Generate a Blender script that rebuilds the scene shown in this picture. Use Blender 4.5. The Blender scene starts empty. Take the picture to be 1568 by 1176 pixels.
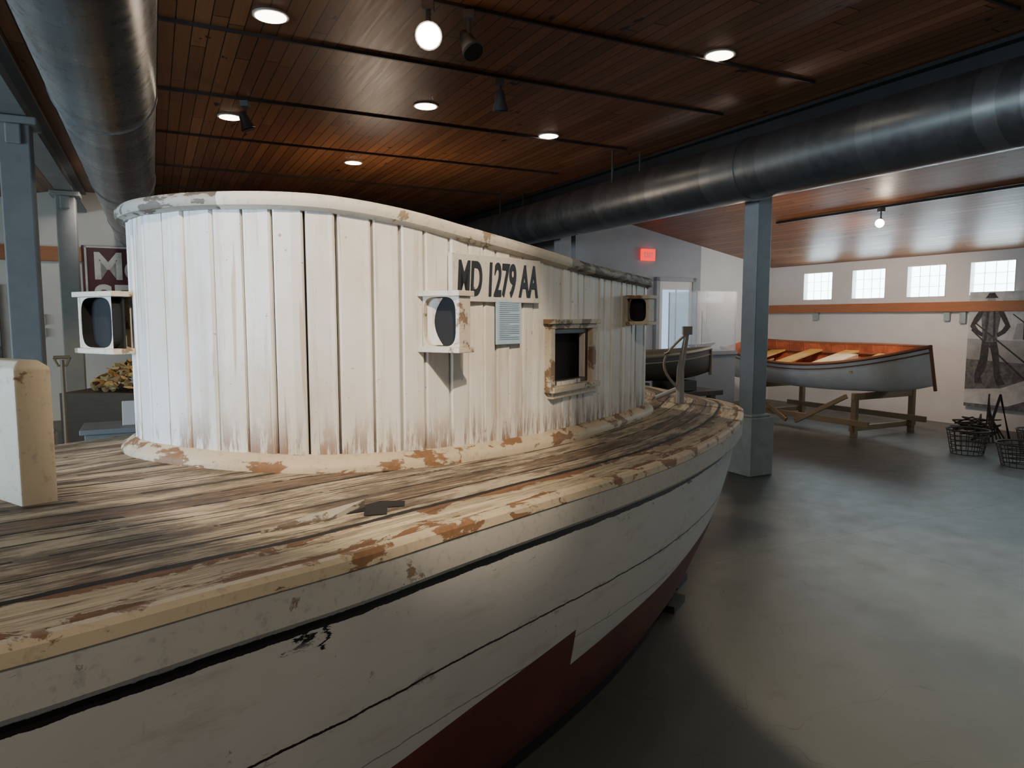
import bpy, math, random
from mathutils import Vector, Matrix
random.seed(7)
E = 1.6           # eye height
S = 0.85
ANG = math.atan2(.452, .892)
col = bpy.context.scene.collection

# ------------------------------------------------------------------ utils
def interp(tab, x):
    if x <= tab[0][0]: return tab[0][1]
    if x >= tab[-1][0]: return tab[-1][1]
    for i in range(len(tab)-1):
        if tab[i][0] <= x <= tab[i+1][0]:
            x0, y0 = tab[i]; x1, y1 = tab[i+1]
            h = x1-x0
            def sl(k):
                if k <= 0 or k >= len(tab)-1:
                    a = max(0, min(k, len(tab)-2)); return (tab[a+1][1]-tab[a][1])/(tab[a+1][0]-tab[a][0])
                return (tab[k+1][1]-tab[k-1][1])/(tab[k+1][0]-tab[k-1][0])
            m0, m1 = sl(i)*h, sl(i+1)*h
            u = (x-x0)/h
            return (2*u**3-3*u*u+1)*y0+(u**3-2*u*u+u)*m0+(-2*u**3+3*u*u)*y1+(u**3-u*u)*m1

class MB:
    def __init__(s): s.v=[]; s.f=[]; s.m=[]; s.uv=[]
    def add(s, vs, fs, mi=0, uvs=None):
        o=len(s.v); s.v += [tuple(v) for v in vs]
        s.uv += list(uvs) if uvs else [(v[0],v[1]) for v in vs]
        for f in fs: s.f.append(tuple(i+o for i in f)); s.m.append(mi)
    def box(s, c, size, mi=0, rot=None, taper=1.0):
        hx,hy,hz=[q/2 for q in size]; vs=[]
        for z in (-1,1):
            k = taper if z>0 else 1
            for x,y in ((-1,-1),(1,-1),(1,1),(-1,1)): vs.append(Vector((x*hx*k,y*hy*k,z*hz)))
        if rot is not None:
            vs=[rot@v for v in vs]
        vs=[v+Vector(c) for v in vs]
        s.add(vs,[(3,2,1,0),(4,5,6,7),(0,1,5,4),(1,2,6,5),(2,3,7,6),(3,0,4,7)],mi)
    def tube(s, pts, r, n=8, mi=0, cap=True, closed=False):
        pts=[Vector(p) for p in pts]; N=len(pts); rs=r if isinstance(r,(list,tuple)) else [r]*N
        vs=[]; up=None
        for i,p in enumerate(pts):
            if closed: d=(pts[(i+1)%N]-pts[i-1])
            else: d=pts[min(i+1,N-1)]-pts[max(i-1,0)]
            d.normalize()
            if up is None:
                up = Vector((0,0,1)) if abs(d.z)<.9 else Vector((1,0,0))
            a=(up-d*up.dot(d))
            if a.length<1e-4: a=Vector((1,0,0))-d*d.x
            a.normalize(); up=a; b=d.cross(a)
            for k in range(n):
                t=2*math.pi*k/n
                vs.append(p+(a*math.cos(t)+b*math.sin(t))*rs[i])
        fs=[]
        for i in range(N if closed else N-1):
            j=(i+1)%N
            for k in range(n):
                fs.append((i*n+k,i*n+(k+1)%n,j*n+(k+1)%n,j*n+k))
        if cap and not closed:
            fs.append(tuple(range(n-1,-1,-1))); fs.append(tuple((N-1)*n+k for k in range(n)))
        s.add(vs,fs,mi,[(i//n*.1,(i%n)/n) for i in range(len(vs))])
    def grid(s, rows, mi=0, uvs=None, flip=False, mfun=None):
        nr=len(rows); nc=len(rows[0]); o=len(s.v)
        for i,r in enumerate(rows):
            for j,v in enumerate(r):
                s.v.append(tuple(v)); s.uv.append(uvs[i][j] if uvs else (v[0],v[1]))
        for i in range(nr-1):
            for j in range(nc-1):
                f=(o+i*nc+j,o+i*nc+j+1,o+(i+1)*nc+j+1,o+(i+1)*nc+j)
                s.f.append(f[::-1] if flip else f); s.m.append(mfun(i,j) if mfun else mi)
    def obj(s, name, mats, parent=None, smooth=False, bevel=0, loc=None, rotz=0, recalc=False, angle=35):
        me=bpy.data.meshes.new(name); me.from_pydata(s.v,[],s.f)
        for m in mats: me.materials.append(m)
        for p,mi in zip(me.polygons,s.m): p.material_index=mi
        ul=me.uv_layers.new(name='UVMap')
        for l in me.loops: ul.data[l.index].uv=s.uv[l.vertex_index]
        me.validate(); me.update()
        if recalc:
            import bmesh
            bm=bmesh.new(); bm.from_mesh(me); bmesh.ops.recalc_face_normals(bm,faces=bm.faces); bm.to_mesh(me); bm.free()
        if smooth:
            me.shade_smooth() if hasattr(me,'shade_smooth') else None
            try: me.set_sharp_from_angle(angle=math.radians(angle))
            except Exception: pass
        o=bpy.data.objects.new(name,me); col.objects.link(o)
        if loc: o.location=loc
        o.rotation_euler.z=rotz
        if bevel:
            b=o.modifiers.new('bevel','BEVEL'); b.width=bevel; b.segments=2; b.limit_method='ANGLE'
        if parent: o.parent=parent
        return o

def empty(name, loc=(0,0,0)):
    e=bpy.data.objects.new(name,None); col.objects.link(e); e.location=loc; e.empty_display_size=.2; return e
def RQ(r,q,z=0): return Vector((-.452*r+.892*q, .892*r+.452*q, z))

# ------------------------------------------------------------------ materials
class NT:
    def __init__(s,name,rough=.6,metal=0,spec=None):
        s.mat=bpy.data.materials.new(name); s.mat.use_nodes=True
        s.nt=s.mat.node_tree; s.b=s.nt.nodes['Principled BSDF']
        s.b.inputs['Roughness'].default_value=rough; s.b.inputs['Metallic'].default_value=metal
        if spec is not None: s.b.inputs['Specular IOR Level'].default_value=spec
    def n(s,t,**k):
        nd=s.nt.nodes.new(t)
        for a,b in k.items(): setattr(nd,a,b)
        return nd
    def set(s,sock,val):
        if isinstance(val,bpy.types.NodeSocket): s.nt.links.new(val,sock)
        else:
            if isinstance(val,(tuple,list)) and len(val)==3 and sock.type=='RGBA': val=(*val,1)
            sock.default_value=val
    def math(s,op,a,b=0.0,c=None):
        nd=s.n('ShaderNodeMath',operation=op); s.set(nd.inputs[0],a); s.set(nd.inputs[1],b)
        if c is not None: s.set(nd.inputs[2],c)
        return nd.outputs[0]
    def mix(s,f,a,b,blend='MIX'):
        nd=s.n('ShaderNodeMix',data_type='RGBA',blend_type=blend)
        s.set(nd.inputs[0],f); s.set(nd.inputs[6],a); s.set(nd.inputs[7],b); return nd.outputs[2]
    def coord(s,kind='Object'): return s.n('ShaderNodeTexCoord').outputs[kind]
    def xyz(s,v):
        nd=s.n('ShaderNodeSeparateXYZ'); s.set(nd.inputs[0],v); return nd.outputs
    def comb(s,x,y,z):
        nd=s.n('ShaderNodeCombineXYZ'); s.set(nd.inputs[0],x); s.set(nd.inputs[1],y); s.set(nd.inputs[2],z); return nd.outputs[0]
    def noise(s,v,scale,detail=4,rough=.6,dist=0):
        nd=s.n('ShaderNodeTexNoise'); s.set(nd.inputs['Vector'],v); nd.inputs['Scale'].default_value=scale
        nd.inputs['Detail'].default_value=detail; nd.inputs['Roughness'].default_value=rough; nd.inputs['Distortion'].default_value=dist
        return nd.outputs['Fac']
    def wn(s,w):
        nd=s.n('ShaderNodeTexWhiteNoise',noise_dimensions='1D'); s.set(nd.inputs['W'],w); return nd.outputs['Value']
    def ss(s,x,a,b):
        nd=s.n('ShaderNodeMapRange',interpolation_type='SMOOTHSTEP'); s.set(nd.inputs[0],x)
        nd.inputs[1].default_value=a; nd.inputs[2].default_value=b; return nd.outputs[0]
    def scale(s,v,x,y,z):
        nd=s.n('ShaderNodeVectorMath',operation='MULTIPLY'); s.set(nd.inputs[0],v); nd.inputs[1].default_value=(x,y,z); return nd.outputs[0]
    def bump(s,h,st=.5,d=.01):
        nd=s.n('ShaderNodeBump'); s.set(nd.inputs['Height'],h); nd.inputs['Strength'].default_value=st; nd.inputs['Distance'].default_value=d
        s.nt.links.new(nd.outputs[0],s.b.inputs['Normal'])
    def color(s,c): s.set(s.b.inputs['Base Color'],c)
    def rough(s,c): s.set(s.b.inputs['Roughness'],c)

def simple(name,c,rough=.6,metal=0,var=.15,scale=6,bump=.1,c2=None):
    m=NT(name,rough,metal); co=m.coord()
    f=m.noise(co,scale,5)
    dark=c2 if c2 else tuple(x*(1-var*2) for x in c)
    m.color(m.mix(m.ss(f,.3,.7),dark,c))
    if bump: m.bump(m.noise(co,scale*8,3),bump,.004)
    return m.mat
def emis(name,c,st):
    m=NT(name); m.color((0,0,0)); m.set(m.b.inputs['Emission Color'],(*c,1)); m.b.inputs['Emission Strength'].default_value=st
    return m.mat

def ceiling_mat():
    m=NT('ceiling_wood',.36); x,y,z=m.xyz(m.coord())[:3]
    u=m.math('DIVIDE',x,.105); cell=m.math('FLOOR',u); fr=m.math('FRACT',u)
    rnd=m.wn(cell)
    yj=m.math('ADD',m.math('DIVIDE',y,2.6),m.math('MULTIPLY',rnd,7.3)); cell2=m.math('FLOOR',yj)
    r2=m.wn(m.math('ADD',cell,m.math('MULTIPLY',cell2,17.13)))
    g=m.noise(m.comb(m.math('MULTIPLY',x,30),m.math('MULTIPLY',y,1.5),m.math('MULTIPLY',rnd,20)),1.0,5)
    c=m.mix(r2,(.24,.092,.037),(.40,.168,.067))
    c=m.mix(m.math('MULTIPLY',g,.55),c,(.11,.04,.017))
    knot=m.noise(m.comb(m.math('MULTIPLY',x,9),m.math('MULTIPLY',y,4),r2),1.0,2)
    c=m.mix(m.ss(knot,.68,.73),c,(.05,.018,.010))
    seam=m.math('MAXIMUM',m.math('LESS_THAN',fr,.07),m.math('LESS_THAN',m.math('FRACT',yj),.004))
    c=m.mix(seam,c,(.015,.008,.005)); m.color(c)
    m.rough(m.math('ADD',m.math('MULTIPLY',g,.25),.30))
    m.bump(m.math('SUBTRACT',1.0,seam),.4,.006)
    return m.mat

def cabin_mat():
    m=NT('peeling_white_paint',.55); U=m.xyz(m.coord('UV'))
    s,h=U[0],U[1]
    pl=m.wn(m.math('FLOOR',m.math('MULTIPLY',s,8.0)))
    co=m.coord()
    st=m.noise(m.scale(co,22,22,1.6),1.0,6,.65)
    bl=m.noise(co,2.6,5,.65)
    c=m.mix(pl,(.66,.64,.60),(.79,.77,.72))
    c=m.mix(m.math('MULTIPLY',m.ss(bl,.40,.72),.55),c,(.55,.46,.33))
    c=m.mix(m.math('MULTIPLY',m.ss(st,.52,.66),.45),c,(.45,.38,.28))
    drip=m.ss(m.noise(m.scale(co,30,30,.8),1.0,3,.5),.655,.69)
    c=m.mix(m.math('MULTIPLY',drip,.6),c,(.42,.24,.08))
    grime=m.ss(m.noise(m.scale(co,48,48,1.3),1.0,5,.7),.62,.70)
    c=m.mix(m.math('MULTIPLY',grime,.5),c,(.20,.16,.12))
    crack=m.ss(m.noise(m.scale(co,75,75,2.0),1.0,5,.75),.675,.705)
    c=m.mix(m.math('MULTIPLY',crack,.85),c,(.11,.075,.05))
    speck=m.ss(m.noise(co,70,2,.5),.735,.76)
    c=m.mix(m.math('MULTIPLY',speck,.65),c,(.16,.11,.07))
    chip=m.ss(m.noise(m.scale(co,17,17,5),1.0,7,.75),.69,.705)
    c=m.mix(m.math('MULTIPLY',chip,.75),c,(.28,.20,.13))
    low=m.math('SUBTRACT',1.0,m.ss(h,0.0,.24))
    wr=m.math('MULTIPLY',low,m.ss(m.noise(m.scale(co,24,24,3.5),1.0,6,.72),.47,.56))
    c=m.mix(m.math('MULTIPLY',wr,.95),c,(.19,.085,.035))
    m.color(c)
    m.bump(m.math('SUBTRACT',m.math('MULTIPLY',st,.6),m.math('MAXIMUM',crack,m.math('MAXIMUM',chip,wr))),.5,.005)
    return m.mat

def worn_paint(name,paint,wood,th=.58,scale=9,stretch=(1,1,1),rough=.6,amt=.9):
    m=NT(name,rough); co=m.coord()
    n1=m.noise(m.scale(co,*stretch),scale,7,.65,.3); n2=m.noise(co,3,3); n3=m.noise(co,40,5,.7)
    msk=m.math('MULTIPLY',m.ss(n1,th,th+.04),amt)
    base=m.mix(n2,tuple(x*.74 for x in paint),paint)
    base=m.mix(m.math('MULTIPLY',m.ss(n3,.52,.68),.45),base,tuple(x*.42 for x in paint))
    w=m.mix(m.noise(m.scale(co,20,20,20),3,4),tuple(x*.35 for x in wood),wood)
    m.color(m.mix(msk,base,w)); m.bump(m.math('SUBTRACT',m.math('MULTIPLY',n3,.3),msk),.5,.004)
    return m.mat

def deck_mat():
    m=NT('weathered_deck_planks',.66); U=m.xyz(m.coord('UV')); t,v=U[0],U[1]
    wob=m.noise(m.comb(m.math('MULTIPLY',t,1.2),m.math('MULTIPLY',v,2),0.0),1.5,4)
    vw=m.noise(m.comb(0.0,m.math('MULTIPLY',v,9),2.0),1.0,2)
    jag=m.noise(m.comb(m.math('MULTIPLY',t,9),m.math('MULTIPLY',v,9),2.0),1.0,6,.7)
    v2=m.math('ADD',v,m.math('ADD',m.math('MULTIPLY',m.math('SUBTRACT',wob,.5),.02),m.math('MULTIPLY',m.math('SUBTRACT',jag,.5),.014)))
    v3=m.math('ADD',v2,m.math('MULTIPLY',m.math('SUBTRACT',vw,.5),.07))
    u=m.math('DIVIDE',m.math('SUBTRACT',v3,.145),.095); cell=m.math('FLOOR',u); fr=m.math('FRACT',u)
    rnd=m.wn(cell)
    gr=m.noise(m.comb(m.math('MULTIPLY',t,2.2),m.math('MULTIPLY',v,60),rnd),1.0,7,.7)
    gr2=m.noise(m.comb(m.math('MULTIPLY',t,5),m.math('MULTIPLY',v,160),rnd),1.0,4,.7)
    big=m.noise(m.comb(m.math('MULTIPLY',t,1.6),m.math('MULTIPLY',v,6),3.0),1.0,6,.7)
    wood=m.mix(m.ss(gr2,.3,.7),(.040,.028,.021),(.29,.195,.12))
    wood=m.mix(m.math('MULTIPLY',m.ss(big,.54,.68),.55),wood,(.31,.15,.06))
    paint=m.mix(m.noise(m.comb(t,v,1.0),5,5,.7),(.30,.245,.165),(.56,.47,.335))
    ptm=m.ss(m.math('ADD',m.math('ADD',m.math('MULTIPLY',gr,.95),m.math('MULTIPLY',big,.75)),m.math('MULTIPLY',rnd,.20)),.86,1.0)
    c=m.mix(ptm,wood,paint)
    cov=m.math('LESS_THAN',v2,.145)
    ch=m.noise(m.comb(m.math('MULTIPLY',t,4),m.math('MULTIPLY',v,11),5.0),1.0,8,.72,.5)
    edge=m.math('MULTIPLY',m.ss(m.math('ABSOLUTE',m.math('SUBTRACT',v,.072)),.01,.075),.15)
    chm=m.ss(m.math('ADD',ch,edge),.585,.60)
    cc=m.mix(m.ss(gr,.3,.7),(.60,.51,.35),(.36,.28,.17))
    cc=m.mix(chm,cc,m.mix(gr2,(.05,.024,.012),(.34,.16,.06)))
    c=m.mix(cov,c,cc)
    dirt=m.ss(m.noise(m.comb(m.math('MULTIPLY',t,2.2),m.math('MULTIPLY',v,10),8.0),1.0,7,.75),.46,.58)
    c=m.mix(m.math('MULTIPLY',m.math('MULTIPLY',dirt,m.math('SUBTRACT',1.0,m.math('MULTIPLY',cov,.6))),.70),c,(.050,.035,.026))
    sw=m.math('MULTIPLY',m.noise(m.comb(m.math('MULTIPLY',t,4),cell,1.0),1.0,4),.26)
    seam=m.math('MULTIPLY',m.math('LESS_THAN',fr,sw),m.math('SUBTRACT',1.0,cov))
    sbrk=m.math('GREATER_THAN',m.noise(m.comb(m.math('MULTIPLY',t,3),cell,0.0),1.0,4),.47)
    seam=m.math('MULTIPLY',seam,m.math('ADD',m.math('MULTIPLY',sbrk,.6),.35))
    s2=m.math('LESS_THAN',m.math('ABSOLUTE',m.math('SUBTRACT',v2,.149)),m.math('ADD',.003,m.math('MULTIPLY',sw,.05)))
    seam=m.math('MAXIMUM',seam,s2)
    crk=m.ss(m.noise(m.comb(m.math('MULTIPLY',t,1.8),m.math('MULTIPLY',v,75),9.0),1.0,5,.75),.60,.63)
    seam=m.math('MAXIMUM',seam,m.math('MULTIPLY',crk,.88))
    c=m.mix(seam,c,(.012,.009,.007)); m.color(c)
    h=m.math('SUBTRACT',m.math('ADD',m.math('MULTIPLY',ptm,.3),m.math('MULTIPLY',gr2,.3)),m.math('ADD',seam,m.math('MULTIPLY',m.math('MULTIPLY',chm,cov),.5)))
    m.bump(h,.8,.010)
    return m.mat

def hull_mat():
    m=NT('hull_white_paint',.42); U=m.xyz(m.coord('UV')); t,v=U[0],U[1]; co=m.coord()
    wob=m.math('MULTIPLY',m.math('SUBTRACT',m.noise(m.comb(t,v,0.0),9,6,.7),.5),.02)
    v2=m.math('ADD',v,wob)
    c=m.mix(m.noise(co,1.6,5),(.38,.375,.36),(.58,.565,.54))
    c=m.mix(m.math('MULTIPLY',m.ss(m.noise(m.comb(m.math('MULTIPLY',t,3),m.math('MULTIPLY',v,12),0.0),1.0,7,.75),.50,.70),.5),c,(.32,.28,.22))
    def line(pos,w): return m.math('LESS_THAN',m.math('ABSOLUTE',m.math('SUBTRACT',v2,pos)),w)
    l=m.math('MAXIMUM',line(.435,.0035),m.math('MULTIPLY',line(.60,.002),.6))
    gap_shade=line(.152,.012)  # dark seam under the guard, with the gap's shade painted in
    jg=m.math('MULTIPLY',m.math('SUBTRACT',m.noise(m.comb(0.0,v,0.0),30,5,.7),.5),.14)
    ck=m.math('LESS_THAN',m.math('ABSOLUTE',m.math('ADD',m.math('ADD',t,1.10),jg)),.006)
    ck=m.math('MULTIPLY',ck,m.math('MULTIPLY',m.math('GREATER_THAN',v,.13),m.math('LESS_THAN',v,.22)))
    chip=m.ss(m.noise(co,13,7,.72),.665,.685)
    near=m.math('SUBTRACT',1.0,m.ss(m.math('ABSOLUTE',m.math('SUBTRACT',v,.17)),.01,.05))
    nc=m.math('MULTIPLY',near,m.ss(m.noise(m.comb(m.math('MULTIPLY',t,5),m.math('MULTIPLY',v,14),4.0),1.0,7,.78),.60,.615))
    near2=m.math('SUBTRACT',1.0,m.ss(m.math('ABSOLUTE',m.math('SUBTRACT',v,.437)),.004,.03))
    nc2=m.math('MULTIPLY',near2,m.ss(m.noise(m.comb(m.math('MULTIPLY',t,9),m.math('MULTIPLY',v,20),6.0),1.0,6,.75),.56,.58))
    rust=m.math('MULTIPLY',m.ss(m.noise(m.comb(m.math('MULTIPLY',t,16),m.math('MULTIPLY',v,3),2.0),1.0,4,.6),.70,.74),m.ss(v,.18,.3))
    d=m.math('MAXIMUM',m.math('MAXIMUM',m.math('MAXIMUM',l,gap_shade),nc),ck)
    c=m.mix(m.math('MULTIPLY',chip,.65),c,(.22,.15,.09))
    c=m.mix(m.math('MULTIPLY',rust,.45),c,(.34,.20,.10))
    c=m.mix(m.math('MULTIPLY',nc2,.6),c,(.15,.11,.08))
    c=m.mix(d,c,(.012,.011,.011)); m.color(c)
    m.bump(m.math('SUBTRACT',m.math('MULTIPLY',m.noise(co,4,4),.25),m.math('MAXIMUM',d,m.math('MULTIPLY',chip,.4))),.5,.006)
    return m.mat

def floor_mat():
    m=NT('polished_concrete',.38); co=m.coord(); X=m.xyz(co)
    a=m.noise(co,.8,6,.6); b=m.noise(co,30,4); c2=m.noise(co,5,5)
    c=m.mix(a,(.062,.064,.059),(.118,.117,.103)); c=m.mix(m.math('MULTIPLY',b,.3),c,(.13,.13,.115))
    c=m.mix(m.math('MULTIPLY',m.ss(c2,.6,.75),.3),c,(.045,.045,.042))
    lines=None
    for o,off,p in ((X[0],.83,3.9),(X[1],.12,3.9)):
        f=m.math('FRACT',m.math('ADD',m.math('DIVIDE',o,p),off)); l=m.math('LESS_THAN',f,.0016)
        lines=l if lines is None else m.math('MAXIMUM',lines,l)
    ck=m.noise(co,1.1,3,.5,.6)
    crack=m.math('LESS_THAN',m.math('ABSOLUTE',m.math('SUBTRACT',ck,.5)),.0006)
    lines=m.math('MULTIPLY',m.math('MAXIMUM',lines,crack),.75)
    m.color(m.mix(lines,c,(.025,.025,.025))); m.rough(m.math('ADD',m.math('MULTIPLY',c2,.25),.30)); m.bump(m.math('SUBTRACT',m.math('MULTIPLY',b,.1),lines),.3,.003)
    return m.mat

def duct_mat(name,k,rg):
    m=NT(name,.34,.9); co=m.coord(); X=m.xyz(co)
    cell=m.math('FLOOR',m.math('MULTIPLY',X[1],7)); f=m.math('FRACT',m.math('MULTIPLY',X[1],7))
    sp=m.noise(co,16,4); c=m.mix(m.wn(cell),tuple(x*k for x in (.24,.25,.26)),tuple(x*k for x in (.44,.45,.46))); c=m.mix(m.math('MULTIPLY',sp,.5),c,tuple(x*k for x in (.50,.5,.5)))
    m.color(c); m.rough(m.math('ADD',m.math('MULTIPLY',sp,.22),rg))
    m.bump(m.math('LESS_THAN',f,.10),.4,.012); return m.mat

def wood_mat(name,a,b,rough=.5,axis=(3,3,30)):
    m=NT(name,rough); co=m.coord(); g=m.noise(m.scale(co,*axis),1.2,6,.6,.4)
    m.color(m.mix(g,a,b)); m.bump(g,.2,.004); return m.mat

M_ceil=ceiling_mat(); M_cabin=cabin_mat(); M_deck=deck_mat(); M_hull=hull_mat(); M_floor=floor_mat()
M_duct=duct_mat('galvanised_steel',1.15,.18); M_duct2=duct_mat('dull_galvanised_steel',.62,.26)
M_red=simple('red_bottom_paint',(.125,.026,.020),.6,c2=(.075,.017,.014),scale=3)
M_rim=worn_paint('cream_rim_paint',(.72,.66,.54),(.34,.22,.12),.60,8)
M_rimold=worn_paint('bare_grey_rim',(.36,.33,.27),(.12,.085,.055),.49,10,(1,1,3))
M_mould=worn_paint('base_moulding_paint',(.62,.51,.35),(.28,.12,.042),.54,7,(1,1,2))
M_guard=worn_paint('guard_paint',(.52,.495,.45),(.28,.17,.085),.61,8)
M_post=worn_paint('post_paint',(.58,.49,.35),(.28,.15,.07),.61,9)
M_white=worn_paint('frame_paint',(.64,.56,.43),(.27,.15,.07),.55,9)
M_dark=simple('interior_shade',(.012,.012,.013),.9,bump=0)  # near-black colour standing in for shade inside openings
M_black=simple('black_paint',(.02,.02,.022),.5,bump=0)
M_wallw=simple('white_wall_paint',(.62,.60,.57),.7,var=.04,scale=2,bump=.03)
M_wallg=simple('grey_wall_paint',(.32,.33,.35),.7,var=.06,scale=2,bump=.03)
M_walld=simple('dark_wall_paint',(.022,.021,.022),.8,scale=2,bump=.03)
M_colm=simple('painted_steel',(.25,.255,.255),.5,var=.08,scale=5)
M_can=simple('can_trim',(.5,.48,.44),.5,bump=0)
M_conc=simple('painted_concrete',(.42,.42,.40),.7,var=.1,scale=8)
M_beam=wood_mat('orange_beam_wood',(.26,.09,.035),(.42,.17,.07))
M_win=emis('daylight_glass',(.70,.92,1.0),13)
M_lamp=emis('lamp_warm',(1,.84,.62),14)
M_lamph=emis('spot_bulb',(1,.84,.62),90)
M_tan=wood_mat('bare_lumber',(.20,.13,.07),(.34,.24,.14))
M_brown=wood_mat('dark_brown_wood',(.035,.022,.014),(.085,.052,.03))

# ------------------------------------------------------------------ room
def room(mb,name,mats,**k): return mb.obj(name,mats,rotz=ANG,**k)
HC=E+1.95; EV=E+.97
Q0,Q1,Q2,Q3=-6.0,-1.2,5.6,10.8
R0,R1=-5.0,13.0
fl=MB(); fl.add([(Q0,R0,0),(Q3,R0,0),(Q3,R1,0),(Q0,R1,0)],[(0,1,2,3)]); room(fl,'floor',[M_floor])
ce=MB()
ce.add([(Q0,R0,EV),(Q1,R0,HC),(Q2,R0,HC),(Q3,R0,EV),(Q0,R1,EV),(Q1,R1,HC),(Q2,R1,HC),(Q3,R1,EV)],[(0,4,5,1),(1,5,6,2),(2,6,7,3)])
room(ce,'ceiling',[M_ceil])
def rect(mb,p0,p1,z0,z1,mi=0):
    mb.add([(p0[0],p0[1],z0),(p1[0],p1[1],z0),(p1[0],p1[1],z1),(p0[0],p0[1],z1)],[(0,1,2,3)],mi)
def zceil(q): return EV+(HC-EV)*(q-Q0)/(Q1-Q0) if q<Q1 else (HC if q<=Q2 else HC-(HC-EV)*(q-Q2)/(Q3-Q2))
def wall_poly(mb,r,qs):
    for a,b in zip(qs,qs[1:]): mb.add([(a,r,0),(b,r,0),(b,r,zceil(b)),(a,r,zceil(a))],[(0,1,2,3)])
wf=MB(); wall_poly(wf,R1,[-.2,Q2,Q3]); room(wf,'wall_far',[M_walld])
wf=MB(); wall_poly(wf,R1,[Q0,Q1,-.2]); room(wf,'wall_far_aisle',[M_wallw])
wb=MB(); wall_poly(wb,R0,[Q0,Q1,Q2,Q3]); room(wb,'wall_back',[M_walld])
wp=MB(); wall_poly(wp,10.1,[6.3,8,9.0]); rect(wp,(6.3,10.1),(6.3,R1),0,zceil(6.3)); room(wp,'wall_partition_dimmed',[M_wallg])  # grey colour puts this wall's dimness into its paint
wp=MB(); wall_poly(wp,10.1,[9.0,Q3]); room(wp,'wall_partition_bright',[M_wallw])

def window_wall(name,q,cents,w,z0,z1,zt,rA,rB):
    mb=MB(); cur=rA
    for c in sorted(cents):
        rect(mb,(q,cur),(q,c-w/2),0,zt); rect(mb,(q,c-w/2),(q,c+w/2),0,z0); rect(mb,(q,c-w/2),(q,c+w/2),z1,zt); cur=c+w/2
    rect(mb,(q,cur),(q,rB),0,zt); room(mb,name,[M_wallw])
    sg=1 if q>0 else -1
    for k,c in enumerate(sorted(cents)):
        m=MB(); qq=q+sg*.10
        m.add([(qq,c-w/2,z0),(qq,c+w/2,z0),(qq,c+w/2,z1),(qq,c-w/2,z1)],[(0,1,2,3)],1)
        for a in (c-w/2,c+w/2): m.box((q+sg*.055,a,(z0+z1)/2),(.12,.012,z1-z0+.012),0)
        for z in (z0,z1): m.box((q+sg*.055,c,z),(.12,w+.012,.012),0)
        for i in range(1,4): m.box((qq-sg*.010,c-w/2+i*w/4,(z0+z1)/2),(.01,.006,z1-z0),0)
        for i in range(1,3): m.box((qq-sg*.010,c,z0+(z1-z0)*i/3),(.01,w,.006),0)
        room(m,'window_%d'%(k+1+(20 if q<0 else 0)),[M_wallw,M_win])
window_wall('wall_right',Q3,[-1.8,-.8,.2,1.2,2.2,3.2,4.05,5.03,6.02,7.0,8.0,9.02],.62,E+.33,E+.82,EV,R0,R1)
window_wall('wall_left',Q0,[-2,.5,3,5.5,8,10.5],1.2,1.1,2.3,EV,R0,R1)
tr=MB(); tr.box((Q3-.04,(R0+10.1)/2,E+.17),(.08,10.1-R0,.15)); room(tr,'trim_1',[M_beam],bevel=.005)
tr=MB(); tr.box((-3.2,R1-.05,E+.98),(4.5,.1,.22)); room(tr,'trim_2',[M_beam],bevel=.005)
def column(r,q,w=.19,ped=True,mat=M_colm,ztop=HC-.32):
    m=MB()
    if ped:
        m.box((0,0,.3),(.31,.31,.6),1); m.box((0,0,.615),(.26,.26,.03),1)
    m.box((0,0,(ztop+.5)/2),(w,w,ztop-.5),0); m.box((0,0,ztop-.03),(w+.12,w+.12,.06),0)
    for k in (-1,1): m.box((0,k*(w/2+.02),ztop-.14),(w*.5,.04,.16),0)
    o=m.obj('support_column',[mat,M_conc],loc=RQ(r,q,0),rotz=ANG,bevel=.012)
for r in (1.4,5.3,9.1): column(r,5.45)
for r in (3.4,7.2,11.0): column(r,-.95,.22)
for q,n in ((5.45,'roof_beam'),(-.95,'roof_beam')):
    m=MB(); L=R1-R0-.04
    m.box((q,4,HC-.03),(.2,L,.03)); m.box((q,4,HC-.30),(.2,L,.03)); m.box((q,4,HC-.16),(.03,L,.26))
    room(m,n,[M_colm if q<0 else M_black])
def duct(q,z,r,name,mat):
    m=MB(); n=48
    m.tube([(q,a,z) for a in (R0+.05,0,4,8,R1-.05)],r,n)
    for a in [R0+1+3.0*i for i in range(6)]:
        pts=[(q,a-.03,z),(q,a+.03,z)]; m.tube(pts,r+.008,n)
    for a in (-2,1,7,10):
        m.box((q-r*.7,a,(z+HC)/2+.08),(.012,.025,HC-z-.16)); m.box((q+r*.7,a,(z+HC)/2+.08),(.012,.025,HC-z-.16))
    room(m,name,[mat],smooth=True)
duct(5.06,E+1.385,.283,'ventilation_duct',M_duct2); duct(-.21,E+1.385,.285,'ventilation_duct',M_duct)
M_trk=simple('track_grey',(.06,.045,.04),.5,bump=0)
for i,r in enumerate((2.7,4.25,5.3,6.85,8.4,10.2,11.8)):
    m=MB(); m.box((2.4,r,HC-.012),(5.1,.022,.022)); room(m,'light_track',[M_trk])
M_spotg=simple('spot_grey',(.18,.18,.18),.4,.3)
def spot_head(p,aim,lit=False,s=1.0):
    p=Vector(p); m=MB(); d=(Vector(aim)-p).normalized()
    zt=zceil(.892*p.x+.452*p.y)-.026
    m.tube([p+Vector((0,0,.0)),(p.x,p.y,zt-.005)],.012*s,8); m.box((p.x,p.y,zt-.03),(.07,.07,.05))
    m.tube([p-d*.09*s,p-d*.05*s,p+d*.0,p+d*.06*s,p+d*.065*s],[.025*s,.04*s,.045*s,.066*s,.055*s],20)
    m.tube([p+d*.066*s,p+d*.072*s],.058*s,20,1)
    m.obj('track_spotlight',[M_spotg, M_lamph if lit else M_black],smooth=True)
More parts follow.
